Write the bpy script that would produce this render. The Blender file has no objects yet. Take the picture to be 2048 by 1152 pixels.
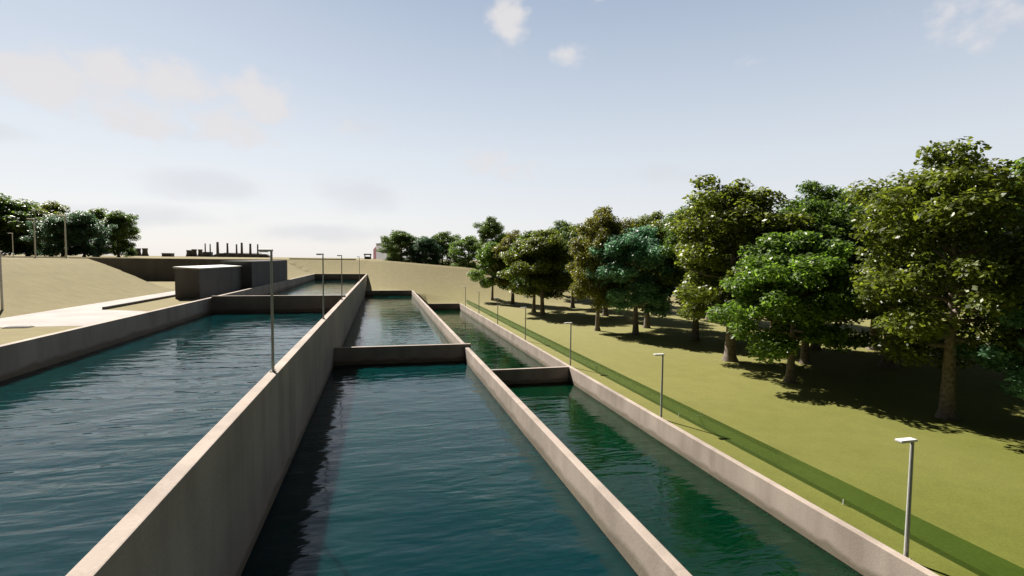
import bpy, bmesh, math, random
from mathutils import Vector, Matrix
R = math.radians
S = bpy.context.scene
C = S.collection
Z0 = 12.0                      # camera height; all heights below are written relative to it
SUN_EL, SUN_AZ = 43.0, -25.5   # azimuth from +Y towards +X

# ------------------------------------------------------------------ helpers
def link(o, parent=None):
    C.objects.link(o)
    if parent is not None:
        o.parent = parent
    return o

def tag(o, label=None, cat=None, group=None, kind=None):
    if label: o['label'] = label
    if cat: o['category'] = cat
    if group: o['group'] = group
    if kind: o['kind'] = kind
    return o

def empty(name, loc, rz=0.0):
    o = bpy.data.objects.new(name, None)
    o.empty_display_size = 0.3
    o.location = loc
    o.rotation_euler = (0, 0, rz)
    return link(o)

def mesh_obj(name, verts, faces, mat, parent=None, smooth=False, loc=None):
    me = bpy.data.meshes.new(name)
    me.from_pydata(verts, [], faces)
    me.update()
    if smooth:
        me.polygons.foreach_set('use_smooth', [True] * len(me.polygons))
    if mat: me.materials.append(mat)
    o = bpy.data.objects.new(name, me)
    if loc: o.location = loc
    return link(o, parent)

def bm_obj(name, bm, mat, parent=None, smooth=False, loc=None):
    me = bpy.data.meshes.new(name)
    bmesh.ops.recalc_face_normals(bm, faces=bm.faces)
    bm.to_mesh(me); bm.free()
    if smooth:
        me.polygons.foreach_set('use_smooth', [True] * len(me.polygons))
    if mat: me.materials.append(mat)
    o = bpy.data.objects.new(name, me)
    if loc: o.location = loc
    return link(o, parent)

def add_box(bm, x0, x1, y0, y1, z0, z1, bevel=0.0):
    m = bmesh.ops.create_cube(bm, size=1.0)
    vs = m['verts']
    bmesh.ops.scale(bm, vec=(x1-x0, y1-y0, z1-z0), verts=vs)
    bmesh.ops.translate(bm, vec=((x0+x1)/2, (y0+y1)/2, (z0+z1)/2), verts=vs)
    if bevel > 0:
        es = list({e for v in vs for e in v.link_edges})
        bmesh.ops.bevel(bm, geom=es, offset=bevel, segments=2, affect='EDGES', profile=0.6)

def add_cyl(bm, x, y, z0, z1, r0, r1, n=12):
    m = bmesh.ops.create_cone(bm, cap_ends=True, segments=n, radius1=r0, radius2=r1, depth=z1-z0)
    bmesh.ops.translate(bm, vec=(x, y, (z0+z1)/2), verts=m['verts'])

def add_lathe(bm, prof, n=20, x=0, y=0):
    rings = []
    for r, z in prof:
        rings.append([bm.verts.new((x + r*math.cos(2*math.pi*k/n), y + r*math.sin(2*math.pi*k/n), z)) for k in range(n)])
    for a, b in zip(rings, rings[1:]):
        for k in range(n):
            bm.faces.new((a[k], a[(k+1) % n], b[(k+1) % n], b[k]))
    bm.faces.new(rings[0][::-1]); bm.faces.new(rings[-1])

# ------------------------------------------------------------------ materials
def new_mat(name):
    m = bpy.data.materials.new(name)
    m.use_nodes = True
    nt = m.node_tree
    for n in list(nt.nodes): nt.nodes.remove(n)
    return m, nt, nt.nodes, nt.links

def nd(nodes, t, **kw):
    n = nodes.new(t)
    for k, v in kw.items(): setattr(n, k, v)
    return n

def ramp(nodes, pts):
    r = nodes.new('ShaderNodeValToRGB')
    el = r.color_ramp.elements
    while len(el) < len(pts): el.new(0.5)
    for e, (p, c) in zip(el, pts):
        e.position = p
        e.color = (c[0], c[1], c[2], 1) if isinstance(c, tuple) else (c, c, c, 1)
    return r

def simple_mat(name, base, rough=0.6, metal=0.0, var=0.12, scale=3.0, bump=0.0):
    m, nt, N, L = new_mat(name)
    out = nd(N, 'ShaderNodeOutputMaterial'); p = nd(N, 'ShaderNodeBsdfPrincipled')
    tc = nd(N, 'ShaderNodeTexCoord'); no = nd(N, 'ShaderNodeTexNoise')
    no.inputs['Scale'].default_value = scale; no.inputs['Detail'].default_value = 6
    L.new(tc.outputs['Object'], no.inputs['Vector'])
    lo = tuple(max(0, c*(1-var)) for c in base); hi = tuple(min(1, c*(1+var)) for c in base)
    rp = ramp(N, [(0.3, lo), (0.7, hi)])
    L.new(no.outputs['Fac'], rp.inputs['Fac']); L.new(rp.outputs['Color'], p.inputs['Base Color'])
    p.inputs['Roughness'].default_value = rough; p.inputs['Metallic'].default_value = metal
    if bump:
        b = nd(N, 'ShaderNodeBump'); b.inputs['Strength'].default_value = bump; b.inputs['Distance'].default_value = 0.02
        L.new(no.outputs['Fac'], b.inputs['Height']); L.new(b.outputs['Normal'], p.inputs['Normal'])
    L.new(p.outputs[0], out.inputs['Surface'])
    return m

def concrete_mat(name, base, dark=0.55, level=None, joints=False):
    """cast concrete: broad blotches, vertical run-off streaks, fine grain"""
    m, nt, N, L = new_mat(name)
    out = nd(N, 'ShaderNodeOutputMaterial'); p = nd(N, 'ShaderNodeBsdfPrincipled')
    tc = nd(N, 'ShaderNodeTexCoord')
    n1 = nd(N, 'ShaderNodeTexNoise'); n1.inputs['Scale'].default_value = 0.35; n1.inputs['Detail'].default_value = 7
    L.new(tc.outputs['Object'], n1.inputs['Vector'])
    mp = nd(N, 'ShaderNodeMapping'); mp.inputs['Scale'].default_value = (0.9, 0.9, 0.06)
    L.new(tc.outputs['Object'], mp.inputs['Vector'])
    n2 = nd(N, 'ShaderNodeTexNoise'); n2.inputs['Scale'].default_value = 1.2; n2.inputs['Detail'].default_value = 6
    L.new(mp.outputs[0], n2.inputs['Vector'])
    n3 = nd(N, 'ShaderNodeTexNoise'); n3.inputs['Scale'].default_value = 14; n3.inputs['Detail'].default_value = 8
    L.new(tc.outputs['Object'], n3.inputs['Vector'])
    r1 = ramp(N, [(0.32, tuple(c*0.80 for c in base)), (0.68, tuple(min(1, c*1.10) for c in base))])
    L.new(n1.outputs['Fac'], r1.inputs['Fac'])
    r2 = ramp(N, [(0.30, (dark+0.12, dark+0.10, dark+0.08)), (0.62, (1.0, 1.0, 1.0))])
    L.new(n2.outputs['Fac'], r2.inputs['Fac'])
    mx = nd(N, 'ShaderNodeMix', data_type='RGBA', blend_type='MULTIPLY'); mx.inputs[0].default_value = 0.65
    L.new(r1.outputs['Color'], mx.inputs[6]); L.new(r2.outputs['Color'], mx.inputs[7])
    r3 = ramp(N, [(0.25, (0.86, 0.86, 0.86)), (0.7, (1.04, 1.04, 1.04))])
    L.new(n3.outputs['Fac'], r3.inputs['Fac'])
    mx2 = nd(N, 'ShaderNodeMix', data_type='RGBA', blend_type='MULTIPLY'); mx2.inputs[0].default_value = 1.0
    L.new(mx.outputs[2], mx2.inputs[6]); L.new(r3.outputs['Color'], mx2.inputs[7])
    last = mx2.outputs[2]
    ge = nd(N, 'ShaderNodeNewGeometry'); sp = nd(N, 'ShaderNodeSeparateXYZ'); L.new(ge.outputs['Position'], sp.inputs[0])
    def mul(fac, col):
        k = nd(N, 'ShaderNodeMix', data_type='RGBA', blend_type='MULTIPLY'); L.new(fac, k.inputs[0])
        L.new(last, k.inputs[6]); k.inputs[7].default_value = (col[0], col[1], col[2], 1)
        return k.outputs[2]
    if joints:   # narrow formwork joints every 5 m along the wall
        wv = nd(N, 'ShaderNodeMath', operation='PINGPONG'); wv.inputs[1].default_value = 2.5; L.new(sp.outputs['Y'], wv.inputs[0])
        r4 = ramp(N, [(0.0, 1.0), (0.010, 0.0)]); L.new(wv.outputs[0], r4.inputs['Fac'])
        last = mul(r4.outputs['Color'], (0.72, 0.70, 0.68))
    if level is not None:   # damp, algae-stained band just above the water
        ad = nd(N, 'ShaderNodeMath', operation='MULTIPLY_ADD'); ad.inputs[1].default_value = -0.6; L.new(n2.outputs['Fac'], ad.inputs[0]); L.new(sp.outputs['Z'], ad.inputs[2])
        mr = nd(N, 'ShaderNodeMapRange', interpolation_type='SMOOTHSTEP'); mr.inputs['From Min'].default_value = Z0+level-0.12; mr.inputs['From Max'].default_value = Z0+level+0.16
        mr.inputs['To Min'].default_value = 1; mr.inputs['To Max'].default_value = 0; L.new(ad.outputs[0], mr.inputs['Value'])
        last = mul(mr.outputs[0], (0.52, 0.52, 0.45))
    L.new(last, p.inputs['Base Color'])
    p.inputs['Roughness'].default_value = 0.85
    b = nd(N, 'ShaderNodeBump'); b.inputs['Strength'].default_value = 0.25; b.inputs['Distance'].default_value = 0.02
    L.new(n3.outputs['Fac'], b.inputs['Height']); L.new(b.outputs['Normal'], p.inputs['Normal'])
    L.new(p.outputs[0], out.inputs['Surface'])
    return m

def water_mat(name, base, seed, amp=0.10, ang=0.0):
    m, nt, N, L = new_mat(name)
    out = nd(N, 'ShaderNodeOutputMaterial'); p = nd(N, 'ShaderNodeBsdfPrincipled')
    ge = nd(N, 'ShaderNodeNewGeometry')
    h = None
    for i, (sx, sy, sc, a, w) in enumerate([(0.24, 0.62, 0.50, ang, 0.80), (0.34, 1.0, 1.05, ang-0.22, 0.75), (0.5, 1.2, 2.4, ang+0.3, 0.20)]):
        mp = nd(N, 'ShaderNodeMapping'); mp.inputs['Scale'].default_value = (sx, sy, 1)
        mp.inputs['Rotation'].default_value = (0, 0, a); mp.inputs['Location'].default_value = (seed*7.3+i*3.1, seed*3.7, seed)
        L.new(ge.outputs['Position'], mp.inputs['Vector'])
        n = nd(N, 'ShaderNodeTexNoise'); n.inputs['Scale'].default_value = sc; n.inputs['Detail'].default_value = 2.0
        n.inputs['Roughness'].default_value = 0.5; n.inputs['Distortion'].default_value = 0.4
        L.new(mp.outputs[0], n.inputs['Vector'])
        mu = nd(N, 'ShaderNodeMath', operation='MULTIPLY'); mu.inputs[1].default_value = w
        L.new(n.outputs['Fac'], mu.inputs[0])
        if h is None: h = mu
        else:
            ad = nd(N, 'ShaderNodeMath', operation='ADD'); L.new(h.outputs[0], ad.inputs[0]); L.new(mu.outputs[0], ad.inputs[1]); h = ad
    # calm and ruffled patches
    mp = nd(N, 'ShaderNodeMapping'); mp.inputs['Scale'].default_value = (0.10, 0.06, 1); mp.inputs['Location'].default_value = (seed*2.1, seed, 0)
    L.new(ge.outputs['Position'], mp.inputs['Vector'])
    n = nd(N, 'ShaderNodeTexNoise'); n.inputs['Scale'].default_value = 1.0; n.inputs['Detail'].default_value = 2
    L.new(mp.outputs[0], n.inputs['Vector'])
    pr = ramp(N, [(0.32, 0.35), (0.66, 1.25)]); L.new(n.outputs['Fac'], pr.inputs['Fac'])
    hm = nd(N, 'ShaderNodeMath', operation='MULTIPLY'); L.new(h.outputs[0], hm.inputs[0]); L.new(pr.outputs['Color'], hm.inputs[1])
    b = nd(N, 'ShaderNodeBump'); b.inputs['Strength'].default_value = 1.0; b.inputs['Distance'].default_value = amp
    L.new(hm.outputs[0], b.inputs['Height']); L.new(b.outputs['Normal'], p.inputs['Normal'])
    # murky body colour with drifting silt
    mp = nd(N, 'ShaderNodeMapping'); mp.inputs['Scale'].default_value = (0.2, 0.1, 1); mp.inputs['Location'].default_value = (seed*5, 0, 0)
    L.new(ge.outputs['Position'], mp.inputs['Vector'])
    n = nd(N, 'ShaderNodeTexNoise'); n.inputs['Scale'].default_value = 1.0; n.inputs['Detail'].default_value = 4
    L.new(mp.outputs[0], n.inputs['Vector'])
    rp = ramp(N, [(0.35, base), (0.65, (base[0]*1.6+0.001, base[1]*1.25, base[2]*0.95))])
    L.new(n.outputs['Fac'], rp.inputs['Fac']); L.new(rp.outputs['Color'], p.inputs['Base Color'])
    # light spreads sideways inside the murky water, so shadows on it stay soft
    p.inputs['Subsurface Weight'].default_value = 1.0; p.inputs['Subsurface Scale'].default_value = 2.0
    p.inputs['Subsurface Radius'].default_value = (0.5, 1.6, 1.4)
    p.inputs['Roughness'].default_value = 0.06; p.inputs['IOR'].default_value = 1.27
    L.new(p.outputs[0], out.inputs['Surface'])
    return m

def leaf_mat(name, base, alt, trans):
    m, nt, N, L = new_mat(name)
    out = nd(N, 'ShaderNodeOutputMaterial'); p = nd(N, 'ShaderNodeBsdfPrincipled')
    ge = nd(N, 'ShaderNodeNewGeometry')
    rp = ramp(N, [(0.0, tuple(c*0.75 for c in base)), (0.45, base), (0.8, tuple(a*0.4+c*0.7 for a, c in zip(base, alt))), (1.0, tuple(c*1.2 for c in alt))])
    L.new(ge.outputs['Random Per Island'], rp.inputs['Fac'])
    L.new(rp.outputs['Color'], p.inputs['Base Color'])
    p.inputs['Roughness'].default_value = 0.42
    t = nd(N, 'ShaderNodeBsdfTranslucent'); mx = nd(N, 'ShaderNodeMixShader'); mx.inputs[0].default_value = 0.42
    hs = nd(N, 'ShaderNodeMix', data_type='RGBA', blend_type='MULTIPLY'); hs.inputs[0].default_value = 1.0
    hs.inputs[7].default_value = (trans[0], trans[1], trans[2], 1)
    L.new(rp.outputs['Color'], hs.inputs[6]); L.new(hs.outputs[2], t.inputs['Color'])
    L.new(p.outputs[0], mx.inputs[1]); L.new(t.outputs[0], mx.inputs[2]); L.new(mx.outputs[0], out.inputs['Surface'])
    return m

M = {}
M['concrete'] = concrete_mat('cast_concrete', (0.416, 0.372, 0.340))
for lv in (5.5, 8.1, 11.4):
    M['basin_%s' % lv] = concrete_mat('basin_concrete', (0.475, 0.398, 0.338), level=-lv, joints=True)
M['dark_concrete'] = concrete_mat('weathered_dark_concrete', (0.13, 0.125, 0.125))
M['roof'] = simple_mat('pale_roof_sheet', (0.62, 0.60, 0.57), 0.7)
M['pave'] = concrete_mat('pinkish_pavement', (0.424, 0.380, 0.356), dark=0.75)
M['kerb'] = concrete_mat('dark_kerb', (0.10, 0.095, 0.09))
M['metal'] = simple_mat('galvanised_grey', (0.50, 0.50, 0.47), 0.5, 0.0)
M['lamp_white'] = simple_mat('lamp_head_white', (0.78, 0.78, 0.78), 0.4, 0.0, 0.04)
M['lens'] = simple_mat('lamp_lens', (0.55, 0.55, 0.5), 0.2)
M['bark'] = simple_mat('bark', (0.19, 0.155, 0.13), 0.9, 0, 0.45, 5, 0.8)
M['stack'] = simple_mat('sooty_concrete', (0.10, 0.095, 0.095), 0.9, 0, 0.2, 0.2)
M['plant_wall'] = simple_mat('dark_cladding', (0.09, 0.09, 0.095), 0.8, 0, 0.2, 0.2)
M['lavender'] = simple_mat('lavender_render', (0.60, 0.62, 0.72), 0.8, 0, 0.08, 0.4)
M['maroon'] = simple_mat('maroon_brick', (0.34, 0.13, 0.17), 0.85, 0, 0.2, 1.0)
M['white'] = simple_mat('white_paint', (0.8, 0.8, 0.8), 0.6, 0, 0.04)
M['iron'] = simple_mat('cast_iron', (0.06, 0.055, 0.05), 0.6, 0.4)
M['water_a'] = water_mat('upper_pool_water', (0.000, 0.021, 0.027), 1, 0.10, 0.22)
M['water_d'] = water_mat('far_upper_pool_water', (0.000, 0.022, 0.0235), 4, 0.035, 0.1)
M['water_e'] = water_mat('far_middle_pool_water', (0.000, 0.024, 0.020), 5, 0.05, 0.0)
M['water_b'] = water_mat('middle_pool_water', (0.000, 0.021, 0.025), 2, 0.10, 0.0)
M['water_c'] = water_mat('lower_pool_water', (0.000, 0.017, 0.007), 3, 0.075, 0.0)
M['leaf_olive'] = leaf_mat('olive_leaves', (0.085, 0.110, 0.018), (0.180, 0.215, 0.045), (2.1, 2.1, 1.0))
M['leaf_green'] = leaf_mat('bright_green_leaves', (0.080, 0.138, 0.024), (0.205, 0.295, 0.068), (1.9, 2.1, 1.0))
M['leaf_teal'] = leaf_mat('blue_green_leaves', (0.062, 0.165, 0.085), (0.200, 0.380, 0.230), (1.5, 1.9, 1.4))
M['leaf_pale'] = leaf_mat('pale_blue_green_leaves', (0.100, 0.200, 0.125), (0.270, 0.430, 0.310), (1.5, 1.8, 1.4))
M['leaf_dull'] = leaf_mat('dull_blue_green_leaves', (0.050, 0.100, 0.060), (0.120, 0.190, 0.120), (1.6, 1.9, 1.3))
M['leaf_dark'] = leaf_mat('dark_green_leaves', (0.060, 0.100, 0.022), (0.140, 0.200, 0.050), (1.9, 2.1, 1.0))
M['leaf_brown'] = leaf_mat('brownish_leaves', (0.095, 0.105, 0.018), (0.190, 0.195, 0.045), (2.1, 2.0, 1.0))

def glass_mat():
    m, nt, N, L = new_mat('green_tinted_glass')
    out = nd(N, 'ShaderNodeOutputMaterial'); tr = nd(N, 'ShaderNodeBsdfTransparent')
    tr.inputs['Color'].default_value = (0.60, 0.72, 0.61, 1)
    gl = nd(N, 'ShaderNodeBsdfGlossy'); gl.inputs['Roughness'].default_value = 0.03
    fr = nd(N, 'ShaderNodeFresnel'); fr.inputs['IOR'].default_value = 1.3
    mu = nd(N, 'ShaderNodeMath', operation='MULTIPLY'); mu.inputs[1].default_value = 0.35
    L.new(fr.outputs[0], mu.inputs[0])
    mx = nd(N, 'ShaderNodeMixShader'); L.new(mu.outputs[0], mx.inputs[0]); L.new(tr.outputs[0], mx.inputs[1]); L.new(gl.outputs[0], mx.inputs[2])
    L.new(mx.outputs[0], out.inputs['Surface'])
    return m
M['glass'] = glass_mat()

def ground_mat():
    """lawn green near, drier and sandier away from the water; sand on the banks and the upper terrace"""
    m, nt, N, L = new_mat('ground_surface')
    out = nd(N, 'ShaderNodeOutputMaterial'); p = nd(N, 'ShaderNodeBsdfPrincipled')
    ge = nd(N, 'ShaderNodeNewGeometry'); sp = nd(N, 'ShaderNodeSeparateXYZ'); L.new(ge.outputs['Position'], sp.inputs[0])
    def noise(scale, detail=6, rough=0.55):
        n = nd(N, 'ShaderNodeTexNoise'); n.inputs['Scale'].default_value = scale; n.inputs['Detail'].default_value = detail
        n.inputs['Roughness'].default_value = rough; L.new(ge.outputs['Position'], n.inputs['Vector']); return n
    big = noise(0.08, 5); mid = noise(0.9, 6); fine = noise(9.0, 8, 0.7)
    # lawn -> dry grass along the valley
    mr = nd(N, 'ShaderNodeMapRange'); mr.inputs['From Min'].default_value = 8; mr.inputs['From Max'].default_value = 115
    ad = nd(N, 'ShaderNodeMath', operation='MULTIPLY_ADD'); ad.inputs[1].default_value = 30; L.new(big.outputs['Fac'], ad.inputs[0]); L.new(sp.outputs['Y'], ad.inputs[2])
    sb = nd(N, 'ShaderNodeMath', operation='SUBTRACT'); sb.inputs[1].default_value = 15; L.new(ad.outputs[0], sb.inputs[0])
    L.new(sb.outputs[0], mr.inputs['Value'])
    lawn = ramp(N, [(0.0, (0.132, 0.148, 0.028)), (0.30, (0.216, 0.210, 0.068)), (0.65, (0.262, 0.250, 0.106)), (1.0, (0.276, 0.248, 0.124))])
    L.new(mr.outputs[0], lawn.inputs['Fac'])
    # upper level: sand
    hz = nd(N, 'ShaderNodeMapRange'); hz.inputs['From Min'].default_value = Z0-9.6; hz.inputs['From Max'].default_value = Z0-5.5
    L.new(sp.outputs['Z'], hz.inputs['Value'])
    sand = ramp(N, [(0.3, (0.267, 0.233, 0.130)), (0.7, (0.279, 0.244, 0.134))]); L.new(mid.outputs['Fac'], sand.inputs['Fac'])
    mx = nd(N, 'ShaderNodeMix', data_type='RGBA'); L.new(hz.outputs[0], mx.inputs[0]); L.new(lawn.outputs[0], mx.inputs[6]); L.new(sand.outputs[0], mx.inputs[7])
    v = ramp(N, [(0.3, 0.78), (0.62, 1.06), (0.75, 1.25)]); L.new(fine.outputs['Fac'], v.inputs['Fac'])
    m1 = nd(N, 'ShaderNodeMix', data_type='RGBA', blend_type='MULTIPLY'); m1.inputs[0].default_value = 0.8
    L.new(mx.outputs[2], m1.inputs[6]); L.new(v.outputs[0], m1.inputs[7])
    v2 = ramp(N, [(0.3, 0.93), (0.7, 1.05)]); L.new(mid.outputs['Fac'], v2.inputs['Fac'])
    m2 = nd(N, 'ShaderNodeMix', data_type='RGBA', blend_type='MULTIPLY'); m2.inputs[0].default_value = 1.0
    L.new(m1.outputs[2], m2.inputs[6]); L.new(v2.outputs[0], m2.inputs[7])
    L.new(m2.outputs[2], p.inputs['Base Color']); p.inputs['Roughness'].default_value = 0.95
    p.inputs['Specular IOR Level'].default_value = 0.1
    b = nd(N, 'ShaderNodeBump'); b.inputs['Strength'].default_value = 0.22; b.inputs['Distance'].default_value = 0.05
    L.new(fine.outputs['Fac'], b.inputs['Height']); L.new(b.outputs['Normal'], p.inputs['Normal'])
    L.new(p.outputs[0], out.inputs['Surface'])
    return m
M['ground'] = ground_mat()

# ------------------------------------------------------------------ terrain
def cl(t): return 0.0 if t < 0 else 1.0 if t > 1 else t
def sm(t): t = cl(t); return t*t*(3-2*t)
def lerp(a, b, t): return a + (b-a)*t

def zhigh(x):
    if x <= 1: return -0.6
    if x <= 13.6: return lerp(-0.6, -1.6, (x-1)/12.6)
    if x <= 28: return lerp(-1.6, -2.7, (x-13.6)/14.4)
    if x <= 40: return lerp(-2.7, -3.4, (x-28)/12)
    return lerp(-3.4, -10.25, sm((x-40)/60))

def height(x, y):
    if -16.2 < x < 17.2 and -60 < y < 115.2: return -16.0
    if -16.2 < x < -3.65 and -60 < y < 135.2: return -16.0
    if x < -3.65:
        if y < 101.25:
            if x > -16.2: return -4.3
            t = cl((-24.7-x)/11.3)
            t = lerp(t, sm(t), 0.25) * (1 - sm((y-71.0-(-24.7-x)*0.5)/2.5))
            return lerp(-4.3, -0.44, t)
        t = cl((-17.0-x)/10)
        t2 = cl((y-136)/14)
        return lerp(-4.1, -0.58, max(sm(t)*0.4+t*0.6, t2**1.2))
    if x < 6.6: low = -7.1
    elif x < 17.2: low = lerp(-7.1, -10.1, sm((x-6.6)/4.0))
    else: low = -10.25
    if y < 115.25: return -10.25 + 0.25*math.sin(x*0.05+1)*sm((x-45)/40)
    t = cl((y-115.3)/34.0)
    low = lerp(low, lerp(-7.1, -10.25, sm((x+3.6)/24.0)), sm(t/0.22))
    return lerp(low, zhigh(x), t**1.45) - 1.2*sm((y-150.5)/6.0)*(1-sm((x-45)/20))*sm((x+1)/4)

def build_ground():
    xs = set([-16.25, -16.15, 17.15, 17.25, -3.70, -3.60, 6.55, 6.65, -24.7, -36.0, -17.0])
    ys = set([101.2, 101.3, 115.15, 115.25, 135.15, 135.25, -61, -59, 71, 72.5, 73.5, 75, 77, 79, 136])
    v = -110
    while v <= 130: xs.add(float(v)); v += 2
    v = -60
    while v <= 215: ys.add(float(v)); v += 2
    for s in (150, 200, 300, 500, 900, 1600, 3000, 5000):
        xs.update((-s, s)); ys.update((-s, s+80))
    for a in (-16.0, -4.0, 6.0, 18.0): xs.discard(a)
    xs = sorted(xs); ys = sorted(ys)
    verts = [(x, y, Z0+height(x, y)) for y in ys for x in xs]
    n = len(xs)
    faces = [(j*n+i, j*n+i+1, (j+1)*n+i+1, (j+1)*n+i) for j in range(len(ys)-1) for i in range(n-1)]
    o = mesh_obj('ground', verts, faces, M['ground'], smooth=False)
    tag(o, kind='structure')
build_ground()

# pavement on the upper left terrace, 6 mm proud of the ground
def sheet(name, pts, z, mat):
    o = mesh_obj(name, [(x, y, Z0+z) for x, y in pts], [tuple(range(len(pts)))], mat)
    return tag(o, kind='structure')
sheet('pavement', [(-24.72, 36.3), (-16.36, 36.3), (-16.36, 44.5), (-21.3, 47.0), (-21.3, 99.5), (-24.72, 99.5)], -4.292, M['pave'])

# water surfaces
def water(name, x0, x1, y0, y1, z, mat):
    bm = bmesh.new(); add_box(bm, x0, x1, y0, y1, Z0+z-2.2, Z0+z)
    o = bm_obj(name, bm, mat)
    return tag(o, kind='structure')
water('water', -16.1, -3.75, -44, 55.1, -5.5, M['water_a'])
water('water', -16.1, -3.75, 55.2, 135.1, -5.5, M['water_d'])
water('water', -3.6, 6.5, -44, 40.3, -8.1, M['water_b'])
water('water', -3.6, 6.5, 40.45, 115.1, -8.1, M['water_e'])
water('water', 6.62, 17.15, -44, 45.0, -11.4, M['water_c'])
water('water', 6.62, 17.15, 45.15, 115.1, -11.4, M['water_c'])

# ------------------------------------------------------------------ basin walls
def wall(x0, x1, y0, y1, zb, zt, label, lv, bevel=0.03, group=None):
    bm = bmesh.new(); add_box(bm, x0, x1, y0, y1, Z0+zb, Z0+zt, bevel)
    o = bm_obj('concrete_wall', bm, M['basin_%s' % lv])
    return tag(o, label, 'wall', group)
G1, G2 = 'long concrete walls between the stepped pools', 'concrete cross walls that close the pools'
wall(-16.35, -16.0, -45, 135.35, -14, -4.0, 'long concrete wall between the sandy terrace and the upper left pool', 5.5, group=G1)
wall(-3.85, -3.5, -45, 135.35, -14, -4.0, 'tall concrete dividing wall with a pale top carrying dark lamp posts, left of the middle pool', 8.1, group=G1)
wall(6.40, 6.72, -45, 115.35, -14, -7.0, 'sunlit concrete wall between the middle pool and the narrow right pool', 8.1, group=G1)
wall(17.07, 17.40, -45, 115.35, -14, -10.0, 'low sunlit concrete wall between the right pool and the lawn', 11.4, group=G1)
wall(-15.99, -3.62, 55.0, 55.35, -14, -3.82, 'shaded concrete cross wall halfway down the upper left pool', 5.5, group=G2)
wall(-3.49, 6.90, 40.2, 40.55, -14, -6.75, 'dark cross wall in the middle pool, its end jutting past the sunlit wall', 8.1, group=G2)
wall(6.73, 17.06, 44.9, 45.25, -14, -10.0, 'dark cross wall in the narrow right pool beside the third lamp post', 11.4, group=G2)
wall(-15.99, -3.86, 135.0, 135.35, -14, -4.0, 'shaded end wall at the far end of the upper left pool', 5.5, group=G2)
wall(-3.49, 6.39, 115.0, 115.35, -14, -7.0, 'shaded end wall at the far end of the middle pool below the sand bank', 8.1, group=G2)
wall(6.73, 17.06, 115.0, 115.35, -14, -10.0, 'shaded end wall at the far end of the right pool', 11.4, group=G2)

# retaining wall with its bastion
rw = empty('retaining_wall', (-40, 101, Z0-4.3))
tag(rw, 'long dark retaining wall behind the sand bank and the block house', 'wall')
bm = bmesh.new()
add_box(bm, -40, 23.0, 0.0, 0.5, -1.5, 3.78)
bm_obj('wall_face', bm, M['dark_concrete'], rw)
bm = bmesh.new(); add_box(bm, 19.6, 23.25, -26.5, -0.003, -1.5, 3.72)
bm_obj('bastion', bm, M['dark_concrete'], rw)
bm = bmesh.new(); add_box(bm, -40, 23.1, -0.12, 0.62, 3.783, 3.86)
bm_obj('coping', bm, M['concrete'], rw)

# block house
bh = empty('block_house', (-18.5, 58, Z0-4.3))
tag(bh, 'dark concrete block house with a pale flat roof beside the upper left pool', 'building')
bm = bmesh.new()
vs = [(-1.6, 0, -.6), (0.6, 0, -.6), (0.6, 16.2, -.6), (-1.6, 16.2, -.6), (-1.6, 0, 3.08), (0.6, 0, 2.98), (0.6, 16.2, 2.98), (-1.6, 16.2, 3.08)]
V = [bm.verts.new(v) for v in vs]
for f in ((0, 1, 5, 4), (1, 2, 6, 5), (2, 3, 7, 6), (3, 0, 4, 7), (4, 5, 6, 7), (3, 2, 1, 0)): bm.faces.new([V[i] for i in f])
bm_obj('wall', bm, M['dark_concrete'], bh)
bm = bmesh.new()
vs = [(-1.72, -.12, 3.09), (0.70, -.12, 2.99), (0.70, 16.3, 2.99), (-1.72, 16.3, 3.09), (-1.72, -.12, 3.24), (0.70, -.12, 3.11), (0.70, 16.3, 3.11), (-1.72, 16.3, 3.24)]
V = [bm.verts.new(v) for v in vs]
for f in ((0, 1, 5, 4), (1, 2, 6, 5), (2, 3, 7, 6), (3, 0, 4, 7), (4, 5, 6, 7), (3, 2, 1, 0)): bm.faces.new([V[i] for i in f])
bm_obj('roof', bm, M['roof'], bh)

# low kerb wall on the terrace, drain cover
bm = bmesh.new(); add_box(bm, -21.42, -21.2, 47.0, 62.0, Z0-4.5, Z0-4.08, 0.02)
tag(bm_obj('kerb_wall', bm, M['kerb']), 'low dark kerb wall running across the terrace to the block house', 'wall')
dc = empty('drain_cover', (-20.7, 36.1, Z0-4.3))
tag(dc, 'small dark drain cover at the edge of the pinkish pavement', 'drain')
bm = bmesh.new(); add_box(bm, -.62, .62, -.32, .32, -.05, .05, .01); bm_obj('frame', bm, M['iron'], dc)
bm = bmesh.new()
for k in range(9): add_box(bm, -.52+k*.125, -.46+k*.125, -.26, .26, .051, .075)
bm_obj('grate', bm, M['iron'], dc)

# ------------------------------------------------------------------ lamp posts
LG = 'slim lamp posts along the pools'
def lamp_proto():
    r = empty('lamp_post', (0, 0, 0))
    bm = bmesh.new(); add_cyl(bm, 0, 0, 0.02, 4.20, 0.075, 0.058, 12)
    bm_obj('pole', bm, M['metal'], r, smooth=False)
    bm = bmesh.new(); add_box(bm, -.15, .15, -.15, .15, -0.25, 0.03, 0.01)
    for sx in (-.1, .1):
        for sy in (-.1, .1): add_cyl(bm, sx, sy, 0.03, 0.07, 0.018, 0.018, 6)
    bm_obj('base_plate', bm, M['metal'], r)
    bm = bmesh.new()
    add_box(bm, -.62, .07, -.13, .13, 4.19, 4.27, .02)
    h = bm_obj('lamp_head', bm, M['lamp_white'], r)
    bm = bmesh.new(); add_box(bm, -.56, -.16, -.09, .09, 4.165, 4.188)
    bm_obj('lens', bm, M['lens'], h)
    return r
def copy_tree(o, parent=None):
    c = o.copy(); C.objects.link(c); c.parent = parent
    for ch in list(o.children): copy_tree(ch, c)
    return c
proto_lamp = lamp_proto(); first_lamp = True
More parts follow.
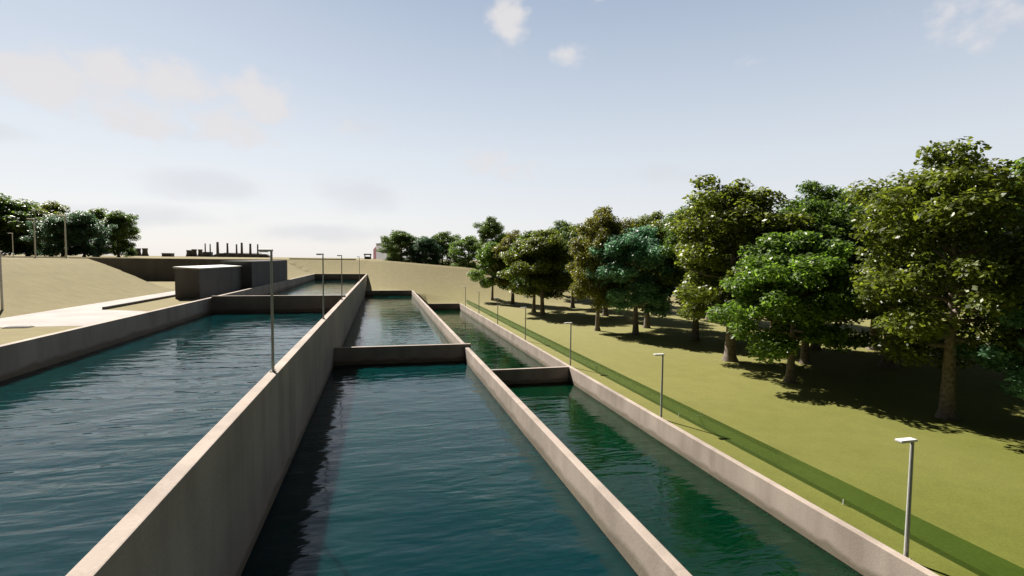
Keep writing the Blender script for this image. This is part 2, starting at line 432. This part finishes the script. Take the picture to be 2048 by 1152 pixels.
def lamp(x, y, z, label, rz=0.0, group=LG, sc=1.0, thin=1.0):
    global first_lamp
    o = proto_lamp if first_lamp else copy_tree(proto_lamp)
    first_lamp = False
    o.location = (x, y, Z0+z); o.rotation_euler = (0, 0, rz); o.scale = (sc*thin, sc*thin, sc)
    tag(o, label, 'street lamp', group)
GL = 'lamp posts along the lawn edge'
lab = ['largest lamp post, nearest on the lawn edge behind the right pool wall',
       'second nearest lamp post on the lawn edge, before the teal tree',
       'third lamp post on the lawn edge, beside the cross wall of the right pool',
       'fourth lamp post on the lawn edge, thin and halfway along the right pool wall',
       'fifth lamp post along the lawn edge, thin and pale before the tree shadows',
       'sixth lamp post along the lawn edge, near the far end of the green glass fence',
       'farthest lamp post on the lawn edge at the far end of the right pool']
for k, y in enumerate((13.3, 29.4, 46.0, 62.0, 78.0, 94.0, 110.0)):
    lamp(17.60, y, -10.22, lab[k], group=GL)
GW = 'lamp posts on the tall dividing wall'
lab = ['nearest dark lamp post standing on the tall dividing wall',
       'second dark lamp post standing on the tall dividing wall',
       'third lamp post on the tall dividing wall, at the cross wall of the upper pool',
       'farthest lamp post on the tall dividing wall, thin against the far sand bank']
for k, y in enumerate((19.25, 35.3, 51.3, 91.3)):
    lamp(-3.70, y, -4.0, lab[k], group=GW, thin=0.66)
GB = 'lamp posts on the left terrace and bank'
lamp(-26.0, 43.8, -4.05, 'dark lamp post at the left picture edge against the sand bank', group=GB)
lamp(-39.1, 71.6, -0.44, 'grey lamp post on the bank top left, left of the tallest one there', group=GB, sc=1.08)
lamp(-38.8, 77.0, -0.44, 'grey lamp post on the bank top, rightmost before the backlit trees', group=GB, sc=1.27)
lamp(-62.5, 108.5, -0.58, 'distant lamp post with a pale head under the leftmost backlit trees', group=GB)

# ------------------------------------------------------------------ green glass fence on the lawn
gf = empty('glass_fence', (19.0, 8.0, Z0-10.25))
tag(gf, 'long low fence of green tinted glass on the lawn beside the right pool', 'fence')
y0, y1 = -8.0, 117.0
bm = bmesh.new(); add_box(bm, -.012, .012, y0-8+0.0, y1-8, 0.25, 1.0)
bm_obj('glass_panel', bm, M['glass'], gf)
for k in range(11):
    yy = y0 - 8 + 0.15 + k*(y1-y0-0.3)/10
    bm = bmesh.new(); add_box(bm, -.02, .02, yy-.02, yy+.02, -.15, 0.247)
    bm_obj('foot', bm, M['metal'], gf)

# ------------------------------------------------------------------ trees
def tube(bm, pts, n=8):
    """pts: list of (Vector, radius)"""
    rings = []
    for i, (p, r) in enumerate(pts):
        d = (pts[min(i+1, len(pts)-1)][0] - pts[max(i-1, 0)][0]).normalized()
        a = d.cross(Vector((0.31, 0.95, 0.05))).normalized(); b = d.cross(a)
        rings.append([bm.verts.new(p + a*r*math.cos(2*math.pi*k/n) + b*r*math.sin(2*math.pi*k/n)) for k in range(n)])
    for A, B in zip(rings, rings[1:]):
        for k in range(n): bm.faces.new((A[k], A[(k+1) % n], B[(k+1) % n], B[k]))
    bm.faces.new(rings[-1]); bm.faces.new(rings[0][::-1])

def tree_meshes(seed, H, rad, zb, nl, per, leaf, top=0.62):
    """trunk mesh with limbs and a crown of many small leaf faces gathered in clumps round the limb ends"""
    rnd = random.Random(seed)
    bm = bmesh.new()
    bend = Vector((rnd.uniform(-.35, .35), rnd.uniform(-.35, .35), 0))
    tr = H*0.023
    def axis(z): t = z/H; return Vector((bend.x*math.sin(t*3.0), bend.y*math.sin(t*2.6), z))
    pts = [(axis(-0.3), tr*1.75), (axis(0.08), tr*1.55), (axis(0.5), tr*1.15)]
    for k in range(1, 9):
        z = 0.5 + (H*0.86-0.5)*k/8
        pts.append((axis(z), tr*lerp(1.05, 0.16, (k/8)**0.9)))
    tube(bm, pts, 10)
    clumps = []
    for i in range(nl):
        t = (i+0.5)/nl
        z0 = lerp(zb*0.9, H*0.80, t**0.9)
        az = i*2.39996 + rnd.uniform(-.35, .35)
        # crown profile: widest a little below the middle
        tt = t
        prof = (math.sin(math.pi*min(1, 0.22+tt*0.74)))**0.75
        ln = rad*prof*rnd.uniform(0.72, 1.10)
        rise = lerp(0.0, 0.95, t)*ln*rnd.uniform(0.6, 1.1)
        s = axis(z0); e = s + Vector((math.cos(az)*ln, math.sin(az)*ln, rise))
        if e.z > H*0.97: e.z = H*0.97
        mid = s.lerp(e, .5) + Vector((0, 0, -0.05*ln))
        tube(bm, [(s, tr*lerp(.5, .2, t)), (mid, tr*lerp(.3, .13, t)), (e, 0.02)], 5)
        for f, rr in ((0.45, 0.8), (0.72, 1.0), (0.98, 0.95)):
            p = s.lerp(e, f) + Vector((rnd.gauss(0, .45), rnd.gauss(0, .45), rnd.gauss(0, .4)))*rad/5
            clumps.append((p, rad*0.24*rr*rnd.uniform(.75, 1.25)))
        side = Vector((-math.sin(az), math.cos(az), 0))
        for sg in (-1, 1):
            if rnd.random() < .6:
                p = s.lerp(e, 0.8) + side*sg*ln*0.34*rnd.uniform(.6, 1.2) + Vector((0, 0, rnd.uniform(-.5, .6)))
                clumps.append((p, rad*0.20*rnd.uniform(.7, 1.2)))
    for k in range(9):
        clumps.append((axis(H*0.91)+Vector((rnd.gauss(0, .16)*rad, rnd.gauss(0, .16)*rad, rnd.uniform(-.07, .06)*H)), rad*.22*rnd.uniform(.7, 1.2)))
    trunk = bpy.data.meshes.new('trunk'); bmesh.ops.recalc_face_normals(bm, faces=bm.faces); bm.to_mesh(trunk); bm.free()
    trunk.polygons.foreach_set('use_smooth', [True]*len(trunk.polygons))
    trunk.materials.append(M['bark'])
    V, F = [], []
    for c, r in clumps:
        n = int(per*(r/(rad*.22))**2)
        for _ in range(n):
            d = Vector((rnd.gauss(0, 1), rnd.gauss(0, 1), rnd.gauss(0, 1))).normalized()
            q = rnd.random()**0.45
            p = c + Vector((d.x*r*q*1.12, d.y*r*q*1.12, d.z*r*q*0.72))
            nrm = (d*0.5 + Vector((rnd.gauss(0, .55), rnd.gauss(0, .55), rnd.gauss(0.75, .5)))).normalized()
            a = nrm.cross(Vector((rnd.gauss(0, 1), rnd.gauss(0, 1), rnd.gauss(0, 1)))).normalized(); b = nrm.cross(a)
            L = leaf*rnd.uniform(.65, 1.3); w = L*rnd.uniform(.5, .72)
            i0 = len(V)
            V += [p-a*L*.5, p+b*w*.5-nrm*L*.06-a*L*.05, p+a*L*.5-nrm*L*.12, p-b*w*.5-nrm*L*.06-a*L*.05]
            F.append((i0, i0+1, i0+2, i0+3))
    crown = bpy.data.meshes.new('crown'); crown.from_pydata(V, [], F); crown.update()
    crown.materials.append(M['leaf_olive'])
    return trunk, crown, H

PROTO = {
 'tall_a': tree_meshes(11, 18.2, 5.6, 4.7, 30, 300, .35),
 'tall_b': tree_meshes(29, 18.6, 5.3, 5.6, 30, 300, .35),
 'mid_a': tree_meshes(47, 12.7, 4.9, 3.4, 26, 310, .34),
 'low_a': tree_meshes(61, 13.0, 5.8, 1.0, 30, 250, .38),
 'low_b': tree_meshes(97, 12.0, 5.4, 0.9, 30, 250, .38),
 'mid_b': tree_meshes(83, 14.5, 5.1, 3.9, 26, 310, .35),
}
def tree(kind, x, y, z, H, leafc, label, rz=0.0, wide=1.0, group=None):
    tm, cm, h0 = PROTO[kind]
    s = H/h0
    r = empty('broadleaf_tree', (x, y, Z0+z), rz)
    r.scale = (s*wide, s*wide, s)
    link(bpy.data.objects.new('trunk', tm), r)
    c = link(bpy.data.objects.new('crown', cm), r)
    c.material_slots[0].link = 'OBJECT'; c.material_slots[0].material = M['leaf_'+leafc]
    tag(r, label, 'tree', group)
TG, TF, TL = 'trees on the lawn', 'trees beyond the far bank', 'backlit trees on the left bank'
TREES = [
 ('tall_a', 36.6, 25.5, -10.25, 18.2, 'olive', 'huge olive tree nearest on the right, its broad trunk half sunlit', 0.3, 1.02, TG),
 ('mid_a', 34.1, 36.4, -10.25, 12.7, 'green', 'small bright green tree with low boughs, left of the huge olive tree', 1.1, 1.14, TG),
 ('tall_b', 35.2, 45.7, -10.25, 19.3, 'olive', 'tall olive tree standing between the teal tree and the small bright green tree', 2.2, 1.20, TG),
 ('mid_b', 34.4, 64.7, -10.25, 15.0, 'pale', 'teal rounded tree with a pale trunk, middle of the lawn', 0.0, 1.14, TG),
 ('tall_a', 30.7, 69.4, -10.25, 18.2, 'brown', 'brownish olive tree with a dark trunk just left of the teal tree', 4.0, 0.78, TG),
 ('mid_b', 29.3, 91.5, -10.25, 15.9, 'olive', 'olive green tree, nearer of the pair with two pale trunks close together', 1.0, 1.14, TG),
 ('mid_a', 29.2, 97.0, -10.25, 15.7, 'dark', 'green tree behind the pair partner, farther of the two close pale trunks', 2.6, 0.91, TG),
 ('tall_b', 29.6, 115.5, -10.25, 17.4, 'brown', 'slim brownish tree left of the pair with close trunks', 0.7, 0.97, TG),
 ('mid_a', 25.8, 120.5, -9.8, 13.8, 'green', 'vivid blue green tree at the left end of the lawn row', 3.3, 0.91, TG),
 ('tall_a', 45.2, 125.7, -9.5, 20.0, 'dark', 'dark ragged tree rising behind the pair with close trunks', 5.1, 0.91, TG),
 ('tall_b', 48.9, 39.8, -10.25, 18.0, 'dark', 'dark tree in deep shade behind the small bright green tree', 1.6, 1.25, TG),
 ('mid_a', 40.0, 20.5, -10.25, 9.8, 'pale', 'blue green tree cut by the right picture edge beside the huge olive tree', 2.0, 1.35, TG),
 ('tall_b', 65.3, 37.8, -10.25, 22.0, 'green', 'tall green tree at the right picture edge behind the huge olive tree', 0.4, 1.14, TG),
 ('tall_a', 39.6, 71.0, -10.25, 17.8, 'olive', 'olive tree whose top shows right behind the teal tree', 2.9, 0.97, TG),
 ('tall_b', 40.0, 58.9, -10.25, 18.8, 'dark', 'grey green tree pressed behind the left side of the tall olive tree', 3.7, 0.97, TG),
 ('tall_a', 50.1, 49.8, -10.25, 20.0, 'dark', 'mid green tree whose top shows right of the tall olive tree', 5.5, 0.97, TG),
 ('tall_b', 57.3, 48.5, -10.25, 19.0, 'olive', 'olive tree behind, between the mid green top and the huge olive tree', 1.9, 1.08, TG),
 ('tall_a', 40.6, 88.3, -10.25, 19.0, 'olive', 'tall olive tree behind the brownish tree by the teal one', 0.9, 1.03, TG),
 ('tall_b', 40.3, 104.5, -10.25, 17.6, 'dark', 'dark tree between the close trunks and the brownish tree, set back', 4.4, 0.97, TG),
 ('tall_a', 56.6, 64.0, -10.25, 18.0, 'dark', 'shaded tree set back, filling the gap right of the tall olive tree', 2.3, 1.08, TG),
 ('tall_b', 65.5, 50.0, -10.25, 21.0, 'dark', 'dark tree set back behind the crown of the huge olive tree', 5.8, 1.08, TG),
 ('tall_a', 42.0, 43.0, -10.25, 16.5, 'dark', 'dark tree squeezed in behind the small bright green tree on its right', 1.7, 1.05, TG),
 ('tall_b', 43.5, 56.5, -10.25, 17.5, 'dark', 'dark tree squeezed in behind the tall olive tree on its right', 0.5, 1.05, TG),
 ('tall_a', 72.0, 58.0, -10.25, 19.0, 'dark', 'shaded tree in the back row, right of the mid green top', 0.8, 1.25, TG),
 ('tall_b', 70.0, 74.0, -10.25, 19.0, 'dark', 'shaded tree in the back row behind the tall olive tree', 2.8, 1.25, TG),
 ('tall_a', 57.0, 80.0, -10.25, 17.5, 'dark', 'shaded tree in the back row behind the teal tree', 3.9, 1.25, TG),
 ('tall_b', 55.0, 98.0, -10.25, 18.0, 'olive', 'olive tree in the back row behind the brownish tree by the teal one', 1.4, 1.25, TG),
 ('tall_a', 55.0, 117.0, -10.0, 18.0, 'dark', 'dark tree in the back row right of the dark ragged tree', 5.0, 1.25, TG),
 ('tall_b', 79.0, 42.0, -10.25, 20.0, 'dark', 'dark tree in the back row behind the right half of the huge olive tree', 4.7, 1.25, TG),
 ('tall_a', 60.0, 28.0, -10.25, 17.0, 'dark', 'dark tree at the right picture edge behind the blue green one', 2.5, 1.25, TG),
 ('tall_a', 31.5, 147.7, -4.9, 17.5, 'dark', 'dark green tall tree above the far end of the lawn row', 1.3, 0.9, TF),
 ('low_a', 26.4, 159.0, -3.9, 11.2, 'green', 'bushy green tree left of the dark green tall tree on the far bank', 0.2, 1.15, TF),
 ('low_a', 6.4, 174.6, -2.2, 11.4, 'dark', 'leftmost dark tree of the far trio beside the lavender house', 3.0, 1.35, TF),
 ('low_b', 13.8, 167.4, -2.8, 9.8, 'dull', 'paler green middle tree of the far trio on the bank', 4.2, 1.25, TF),
 ('low_a', 19.8, 173.2, -3.3, 12.4, 'dark', 'rightmost tree of the far trio on the bank', 5.0, 1.1, TF),
 ('low_b', -103.1, 171.9, -0.58, 16.7, 'dark', 'tallest backlit tree, cut by the left picture edge', 0.6, 1.45, TL),
 ('low_a', -101.0, 181.6, -0.58, 15.3, 'olive', 'yellowish backlit tree second from the left picture edge', 1.2, 1.25, TL),
 ('low_b', -100.7, 191.9, -0.58, 16.8, 'olive', 'olive backlit tree top between the yellowish one and the front teal ones', 2.1, 1.0, TL),
 ('low_a', -81.9, 161.0, -0.58, 10.8, 'dull', 'rounded teal tree behind the left bank, left one of two', 3.4, 1.35, TL),
 ('low_b', -78.1, 163.2, -0.58, 12.0, 'dull', 'rounded teal tree behind the left bank, right one of two', 4.5, 1.1, TL),
 ('low_a', -89.2, 194.1, -0.58, 15.4, 'dark', 'dark backlit tree behind the right one of the two teal trees', 5.2, 1.1, TL),
 ('low_b', -75.0, 174.8, -0.58, 13.3, 'dark', 'rightmost backlit tree with a ragged edge at the left end of the skyline', 0.1, 0.95, TL),
 ('low_a', -112.0, 184.0, -0.58, 14.0, 'dark', 'shaded tree behind the tallest backlit tree at the left edge', 2.4, 1.2, TL),
]
for t in TREES: tree(*t)

# ------------------------------------------------------------------ far skyline (power station)
def P(x, y): return (x, y, Z0-0.62)
SK = 'cooling towers on the skyline'
def cooling_tower(x, y, H, r, label):
    bm = bmesh.new()
    prof = []
    for k in range(13):
        t = k/12
        prof.append((r*(0.62 + 0.38*((0.72-t)/0.72)**2) if t < 0.72 else r*(0.62+0.10*((t-0.72)/0.28)**2), H*t-0.5))
    add_lathe(bm, prof, 24)
    root = empty('cooling_tower', P(x, y))
    bm_obj('shell', bm, M['stack'], root, smooth=True)
    bm = bmesh.new(); add_lathe(bm, [(r*.72, H-.5), (r*.735, H-.45), (r*.735, H-.1), (r*.70, H-.05)], 24)
    bm_obj('rim', bm, M['stack'], root)
    tag(root, label, 'cooling tower', SK)
cooling_tower(-332.9, 808.7, 9.2, 5.4, 'leftmost cooling tower on the skyline, flared and standing apart')
cooling_tower(-322.9, 806.2, 10.6, 4.9, 'taller left cooling tower of the close pair near the backlit trees')
cooling_tower(-313.8, 804.0, 10.8, 4.9, 'right cooling tower of the close pair near the backlit trees')
cooling_tower(-255.2, 788.7, 8.9, 4.9, 'low wide cooling tower at the left of the middle skyline group')
cooling_tower(-248.6, 787.6, 10.2, 4.6, 'cooling tower in the centre of the middle skyline group')
cooling_tower(-240.6, 785.6, 10.1, 4.0, 'slim cooling tower at the right of the middle skyline group')

b = empty('storage_block', P(-161.8, 454.7)); tag(b, 'small square dark block building alone on the skyline', 'building')
bm = bmesh.new(); add_box(bm, -3.3, 3.3, -3, 3, -.5, 2.5); bm_obj('wall', bm, M['plant_wall'], b)
bm = bmesh.new(); add_box(bm, -3.6, 3.6, -3.3, 3.3, 2.503, 2.8); bm_obj('roof', bm, M['plant_wall'], b)

b = empty('boiler_house', P(-197.5, 670.5)); tag(b, 'square boiler house with two thin stacks on the skyline', 'building')
bm = bmesh.new(); add_box(bm, -4.3, 4.3, -4, 4, 1.6, 5.8); bm_obj('wall', bm, M['plant_wall'], b)
bm = bmesh.new(); add_box(bm, -7.0, 7.0, -5, 5, -.5, 1.597); bm_obj('plinth', bm, M['plant_wall'], b)
for sx, h in ((-2.6, 15.7), (2.6, 15.1)):
    bm = bmesh.new(); add_cyl(bm, sx, 0, 5.803, h, .75, .62, 12); bm_obj('stack', bm, M['stack'], b)

b = empty('turbine_hall', P(-158.1, 662.5)); tag(b, 'long low dark turbine hall below the row of chimneys', 'building')
bm = bmesh.new()
prof = [(-31, -.5), (31, -.5), (31, .6), (26, 4.1), (-24, 4.6), (-28, 3.0), (-31, 1.6)]
A = [bm.verts.new((x, -6, z)) for x, z in prof]; B = [bm.verts.new((x, 6, z)) for x, z in prof]
bm.faces.new(A); bm.faces.new(B[::-1])
for k in range(len(prof)):
    j = (k+1) % len(prof); bm.faces.new((A[k], B[k], B[j], A[j]))
bm_obj('hall', bm, M['plant_wall'], b)
bm = bmesh.new(); add_box(bm, -20, 20, -1.5, 1.5, 4.62, 5.1); bm_obj('roof_vent', bm, M['plant_wall'], b)
lab = ['tallest thick chimney, first from the left in the row of six', 'second chimney from the left in the row of six on the skyline',
       'third chimney from the left, thin, close beside a thicker one', 'fourth chimney from the left, thick, right of a thin one',
       'fifth chimney from the left in the row of six on the skyline', 'rightmost thin chimney in the row of six on the skyline']
for (x, y, zt, w), l in zip([(-181.9, 652, 16.2, 2.7), (-171.2, 650, 15.1, 2.1), (-161.2, 648, 14.0, 1.8), (-155.3, 646, 15.8, 2.4), (-145.9, 644, 14.8, 2.4), (-137.7, 642, 14.2, 1.7)], lab):
    r = empty('chimney', P(x, y)); tag(r, l, 'chimney', 'chimneys of the power station')
    bm = bmesh.new(); add_cyl(bm, 0, 0, -.5, zt+.3, w*.60, w*.44, 16); bm_obj('shaft', bm, M['stack'], r)
    bm = bmesh.new(); add_cyl(bm, 0, 0, zt+.303, zt+.9, w*.50, w*.50, 16); bm_obj('rim', bm, M['stack'], r)

# house behind the far bank
b = empty('house', (-1.0, 311, Z0-0.65), R(-74)); tag(b, 'lavender grey house with a maroon flank behind the far bank', 'house')
bm = bmesh.new(); add_box(bm, -8, 14, 0, 9, -.6, 9.1); bm_obj('wall', bm, M['lavender'], b)
bm = bmesh.new()
prof = [(-16, -.6), (-8.003, -.6), (-8.003, 8.4), (-16, 6.1)]
A = [bm.verts.new((x, .4, z)) for x, z in prof]; B = [bm.verts.new((x, 8, z)) for x, z in prof]
bm.faces.new(A); bm.faces.new(B[::-1])
for k in range(4):
    j = (k+1) % 4; bm.faces.new((A[k], B[k], B[j], A[j]))
bm_obj('side_wing', bm, M['maroon'], b)
bm = bmesh.new(); add_box(bm, -8.25, 14.2, -.2, 9.2, 9.103, 9.5); bm_obj('roof', bm, M['plant_wall'], b)
bm = bmesh.new(); add_box(bm, -7.2, -4.6, -.08, -.003, 5.2, 7.6); bm_obj('window', bm, M['white'], b)
sh = empty('shed', (-7.9, 309, Z0-0.65)); tag(sh, 'small dark open shed just left of the lavender house', 'shed')
bm = bmesh.new()
add_box(bm, -1.8, 1.8, 3.3, 3.5, -.5, 1.6); bm_obj('back_panel', bm, M['plant_wall'], sh)
for px in (-1.6, 1.6):
    for py in (0, 3):
        bm = bmesh.new(); add_box(bm, px-.25, px+.25, py-.25, py+.25, -.5, 2.5); bm_obj('post', bm, M['plant_wall'], sh)
bm = bmesh.new(); add_box(bm, -2.2, 2.1, -.6, 3.8, 2.503, 3.2); bm_obj('roof', bm, M['plant_wall'], sh)

# low dark boundary wall on the far crest
bm = bmesh.new(); add_box(bm, -26, -7.5, 160, 160.3, Z0-.9, Z0-.28)
tag(bm_obj('boundary_wall', bm, M['plant_wall']), 'low dark boundary wall along the far crest left of the lavender house', 'wall')

# ------------------------------------------------------------------ camera
f = Vector((0.24640171, 0.96760947, -0.05493739)); r = Vector((0.9691644, -0.24615456, 0.01132726)); u = Vector((0.00256272, 0.05603442, 0.99842555))
cd = bpy.data.cameras.new('camera'); cam = bpy.data.objects.new('camera', cd); C.objects.link(cam)
mw = Matrix(((r.x, u.x, -f.x, 0), (r.y, u.y, -f.y, 0), (r.z, u.z, -f.z, Z0), (0, 0, 0, 1)))
cam.matrix_world = mw
cd.sensor_width = 36; cd.lens = 18.0; cd.clip_start = 0.1; cd.clip_end = 12000
S.camera = cam

# ------------------------------------------------------------------ sun and sky
sd = bpy.data.lights.new('sun', 'SUN'); sd.energy = 5.0; sd.angle = R(0.5); sd.color = (1.0, 0.93, 0.84)
so = bpy.data.objects.new('sun', sd); C.objects.link(so)
sdir = Vector((math.sin(R(SUN_AZ))*math.cos(R(SUN_EL)), math.cos(R(SUN_AZ))*math.cos(R(SUN_EL)), math.sin(R(SUN_EL))))
so.rotation_euler = sdir.to_track_quat('Z', 'Y').to_euler()
so.location = (-30, 60, 90)

W = bpy.data.worlds.new('World'); S.world = W; W.use_nodes = True
nt = W.node_tree; N = nt.nodes; L = nt.links
for n in list(N): N.remove(n)
out = nd(N, 'ShaderNodeOutputWorld'); bg = nd(N, 'ShaderNodeBackground'); bg.inputs['Strength'].default_value = 0.08
sky = nd(N, 'ShaderNodeTexSky', sky_type='NISHITA'); sky.sun_disc = False
sky.sun_elevation = R(SUN_EL); sky.sun_rotation = R(SUN_AZ)
sky.altitude = 0; sky.air_density = 1.0; sky.dust_density = 1.0; sky.ozone_density = 1.0
tc = nd(N, 'ShaderNodeTexCoord'); sx = nd(N, 'ShaderNodeSeparateXYZ'); L.new(tc.outputs['Generated'], sx.inputs[0])
def math_n(op, a, b=None, c=None, clamp=False):
    n = nd(N, 'ShaderNodeMath', operation=op); n.use_clamp = clamp
    for i, v in enumerate((a, b, c)):
        if v is None: continue
        if isinstance(v, (int, float)): n.inputs[i].default_value = v
        else: L.new(v, n.inputs[i])
    return n.outputs[0]
az = math_n('MULTIPLY', math_n('ARCTAN2', sx.outputs['X'], sx.outputs['Y']), 180/math.pi)
el = math_n('MULTIPLY', math_n('ARCSINE', sx.outputs['Z']), 180/math.pi)
cv = nd(N, 'ShaderNodeCombineXYZ'); L.new(az, cv.inputs[0]); L.new(el, cv.inputs[1])
def cnoise(sc, det, st=1.7):
    mp = nd(N, 'ShaderNodeMapping'); mp.inputs['Scale'].default_value = (sc, sc*st, 1); L.new(cv.outputs[0], mp.inputs['Vector'])
    n = nd(N, 'ShaderNodeTexNoise'); n.inputs['Scale'].default_value = 1; n.inputs['Detail'].default_value = det; n.inputs['Roughness'].default_value = .55
    L.new(mp.outputs[0], n.inputs['Vector']); return n.outputs['Fac']
def blobs(lst):
    tot = None
    for a, e, ra, re, w in lst:
        dx = math_n('DIVIDE', math_n('SUBTRACT', az, a), ra); dy = math_n('DIVIDE', math_n('SUBTRACT', el, e), re)
        d2 = math_n('ADD', math_n('MULTIPLY', dx, dx), math_n('MULTIPLY', dy, dy))
        g = math_n('MULTIPLY', math_n('POWER', 2.718, math_n('MULTIPLY', d2, -0.9)), w)
        tot = g if tot is None else math_n('MAXIMUM', tot, g)
    return tot
n1 = cnoise(0.28, 6); n2 = cnoise(0.16, 6)
def mask(b, n, lo, hi, amp=1.1):
    v = math_n('MULTIPLY_ADD', math_n('SUBTRACT', n, 0.5), amp, b)
    mr = nd(N, 'ShaderNodeMapRange', interpolation_type='SMOOTHSTEP'); mr.inputs['From Min'].default_value = lo; mr.inputs['From Max'].default_value = hi
    L.new(v, mr.inputs['Value'])
    return math_n('MULTIPLY', mr.outputs[0], math_n('MINIMUM', math_n('MULTIPLY', b, 3.0), 1.0))
n3 = cnoise(0.42, 8, 1.4)
pale = mask(blobs([(-28, 14.0, 6.5, 2.4, .95), (-23.5, 15.6, 3.5, 2.0, .95), (-18.8, 15.4, 4, 2.1, .95), (-11.8, 15.0, 3.4, 2.7, .95), (-22, 12.0, 6, 2.0, .7), (-14, 12.3, 5, 2.0, .75),
                   (10.9, 10.9, 3.2, 1.6, .7), (15, 9.8, 3.4, 1.3, .6), (-3, 13.0, 4, 1.5, .45), (56, 19.5, 6, 3, .55), (24, 27, 7, 1.2, .55),
                   (75, 16, 8, 3, .8), (-60, 14, 9, 3, .8), (-80, 22, 9, 3, .8), (120, 20, 12, 4, .8), (-130, 18, 14, 4, .8)]), n3, 0.25, 0.85, 1.3)
bright = mask(blobs([(13.6, 24.6, 2.3, 2.6, 1.0), (20.3, 21.2, 2.2, 1.3, .75), (38.5, 19.4, 2, .9, .5), (-23, 15.4, 3, 1.2, .4), (-11, 16, 2.5, 1.2, .4)]), n3, 0.25, 0.95, 1.3)
grey = mask(blobs([(-17, 6.8, 6, 1.7, .75), (-2.3, 6.8, 5, 2.4, .75), (-21, 3.6, 9, 1.2, .7), (-5, 2.6, 9, 1.1, .7), (-31.5, 9.4, 3.5, 1, .8), (30, 9, 9, 1.6, .5), (-2, 13.6, 4, 1.2, .5),
                   (-20, 11.2, 7, 1.3, .5), (60, 7, 12, 2, .6), (150, 10, 30, 4, .6)]), n2, 0.2, 0.8)
# thin high veil that pales towards the horizon, over the clear-sky model
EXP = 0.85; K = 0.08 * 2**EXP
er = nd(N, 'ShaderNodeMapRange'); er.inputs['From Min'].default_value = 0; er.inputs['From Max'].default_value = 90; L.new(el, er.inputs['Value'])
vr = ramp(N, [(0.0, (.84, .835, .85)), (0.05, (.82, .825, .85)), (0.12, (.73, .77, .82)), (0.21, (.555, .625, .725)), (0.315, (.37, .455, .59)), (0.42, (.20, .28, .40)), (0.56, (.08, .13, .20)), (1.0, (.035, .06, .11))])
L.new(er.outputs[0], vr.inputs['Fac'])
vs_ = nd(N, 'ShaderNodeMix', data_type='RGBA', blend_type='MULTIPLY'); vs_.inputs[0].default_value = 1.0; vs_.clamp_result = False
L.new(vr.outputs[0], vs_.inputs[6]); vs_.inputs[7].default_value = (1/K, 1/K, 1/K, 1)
tint = nd(N, 'ShaderNodeMix', data_type='RGBA'); tint.inputs[0].default_value = 0.88
L.new(sky.outputs[0], tint.inputs[6]); L.new(vs_.outputs[2], tint.inputs[7])
mg = nd(N, 'ShaderNodeMix', data_type='RGBA'); L.new(math_n('MULTIPLY', grey, 0.55), mg.inputs[0]); L.new(tint.outputs[2], mg.inputs[6]); mg.inputs[7].default_value = (.70/K, .71/K, .76/K, 1)
mp0 = nd(N, 'ShaderNodeMix', data_type='RGBA'); L.new(math_n('MULTIPLY', pale, 0.85), mp0.inputs[0]); L.new(mg.outputs[2], mp0.inputs[6]); mp0.inputs[7].default_value = (.79/K, .765/K, .77/K, 1)
mb0 = nd(N, 'ShaderNodeMix', data_type='RGBA'); L.new(math_n('MULTIPLY', bright, 0.85), mb0.inputs[0]); L.new(mp0.outputs[2], mb0.inputs[6]); mb0.inputs[7].default_value = (.80/K, .775/K, .77/K, 1)
# added dimming of the sky behind the camera and overhead, to deepen shaded faces
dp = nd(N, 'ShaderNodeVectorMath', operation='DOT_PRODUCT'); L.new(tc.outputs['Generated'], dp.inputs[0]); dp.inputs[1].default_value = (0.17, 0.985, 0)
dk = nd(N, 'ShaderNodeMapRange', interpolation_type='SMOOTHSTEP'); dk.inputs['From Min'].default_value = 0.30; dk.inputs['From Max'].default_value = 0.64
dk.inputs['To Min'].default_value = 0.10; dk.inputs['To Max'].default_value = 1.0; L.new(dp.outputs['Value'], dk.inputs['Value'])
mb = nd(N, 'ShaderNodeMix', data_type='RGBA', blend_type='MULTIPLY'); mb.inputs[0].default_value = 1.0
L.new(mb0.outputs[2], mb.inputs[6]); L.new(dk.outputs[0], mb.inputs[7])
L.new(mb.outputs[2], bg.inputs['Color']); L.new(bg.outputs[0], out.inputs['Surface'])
W.cycles.sampling_method = 'MANUAL'; W.cycles.sample_map_resolution = 512

# ------------------------------------------------------------------ colour management
S.view_settings.view_transform = 'Standard'; S.view_settings.look = 'None'
S.view_settings.exposure = EXP; S.view_settings.gamma = 1.0; S.view_settings.use_curve_mapping = False
S.cycles.max_bounces = 8; S.cycles.transparent_max_bounces = 12
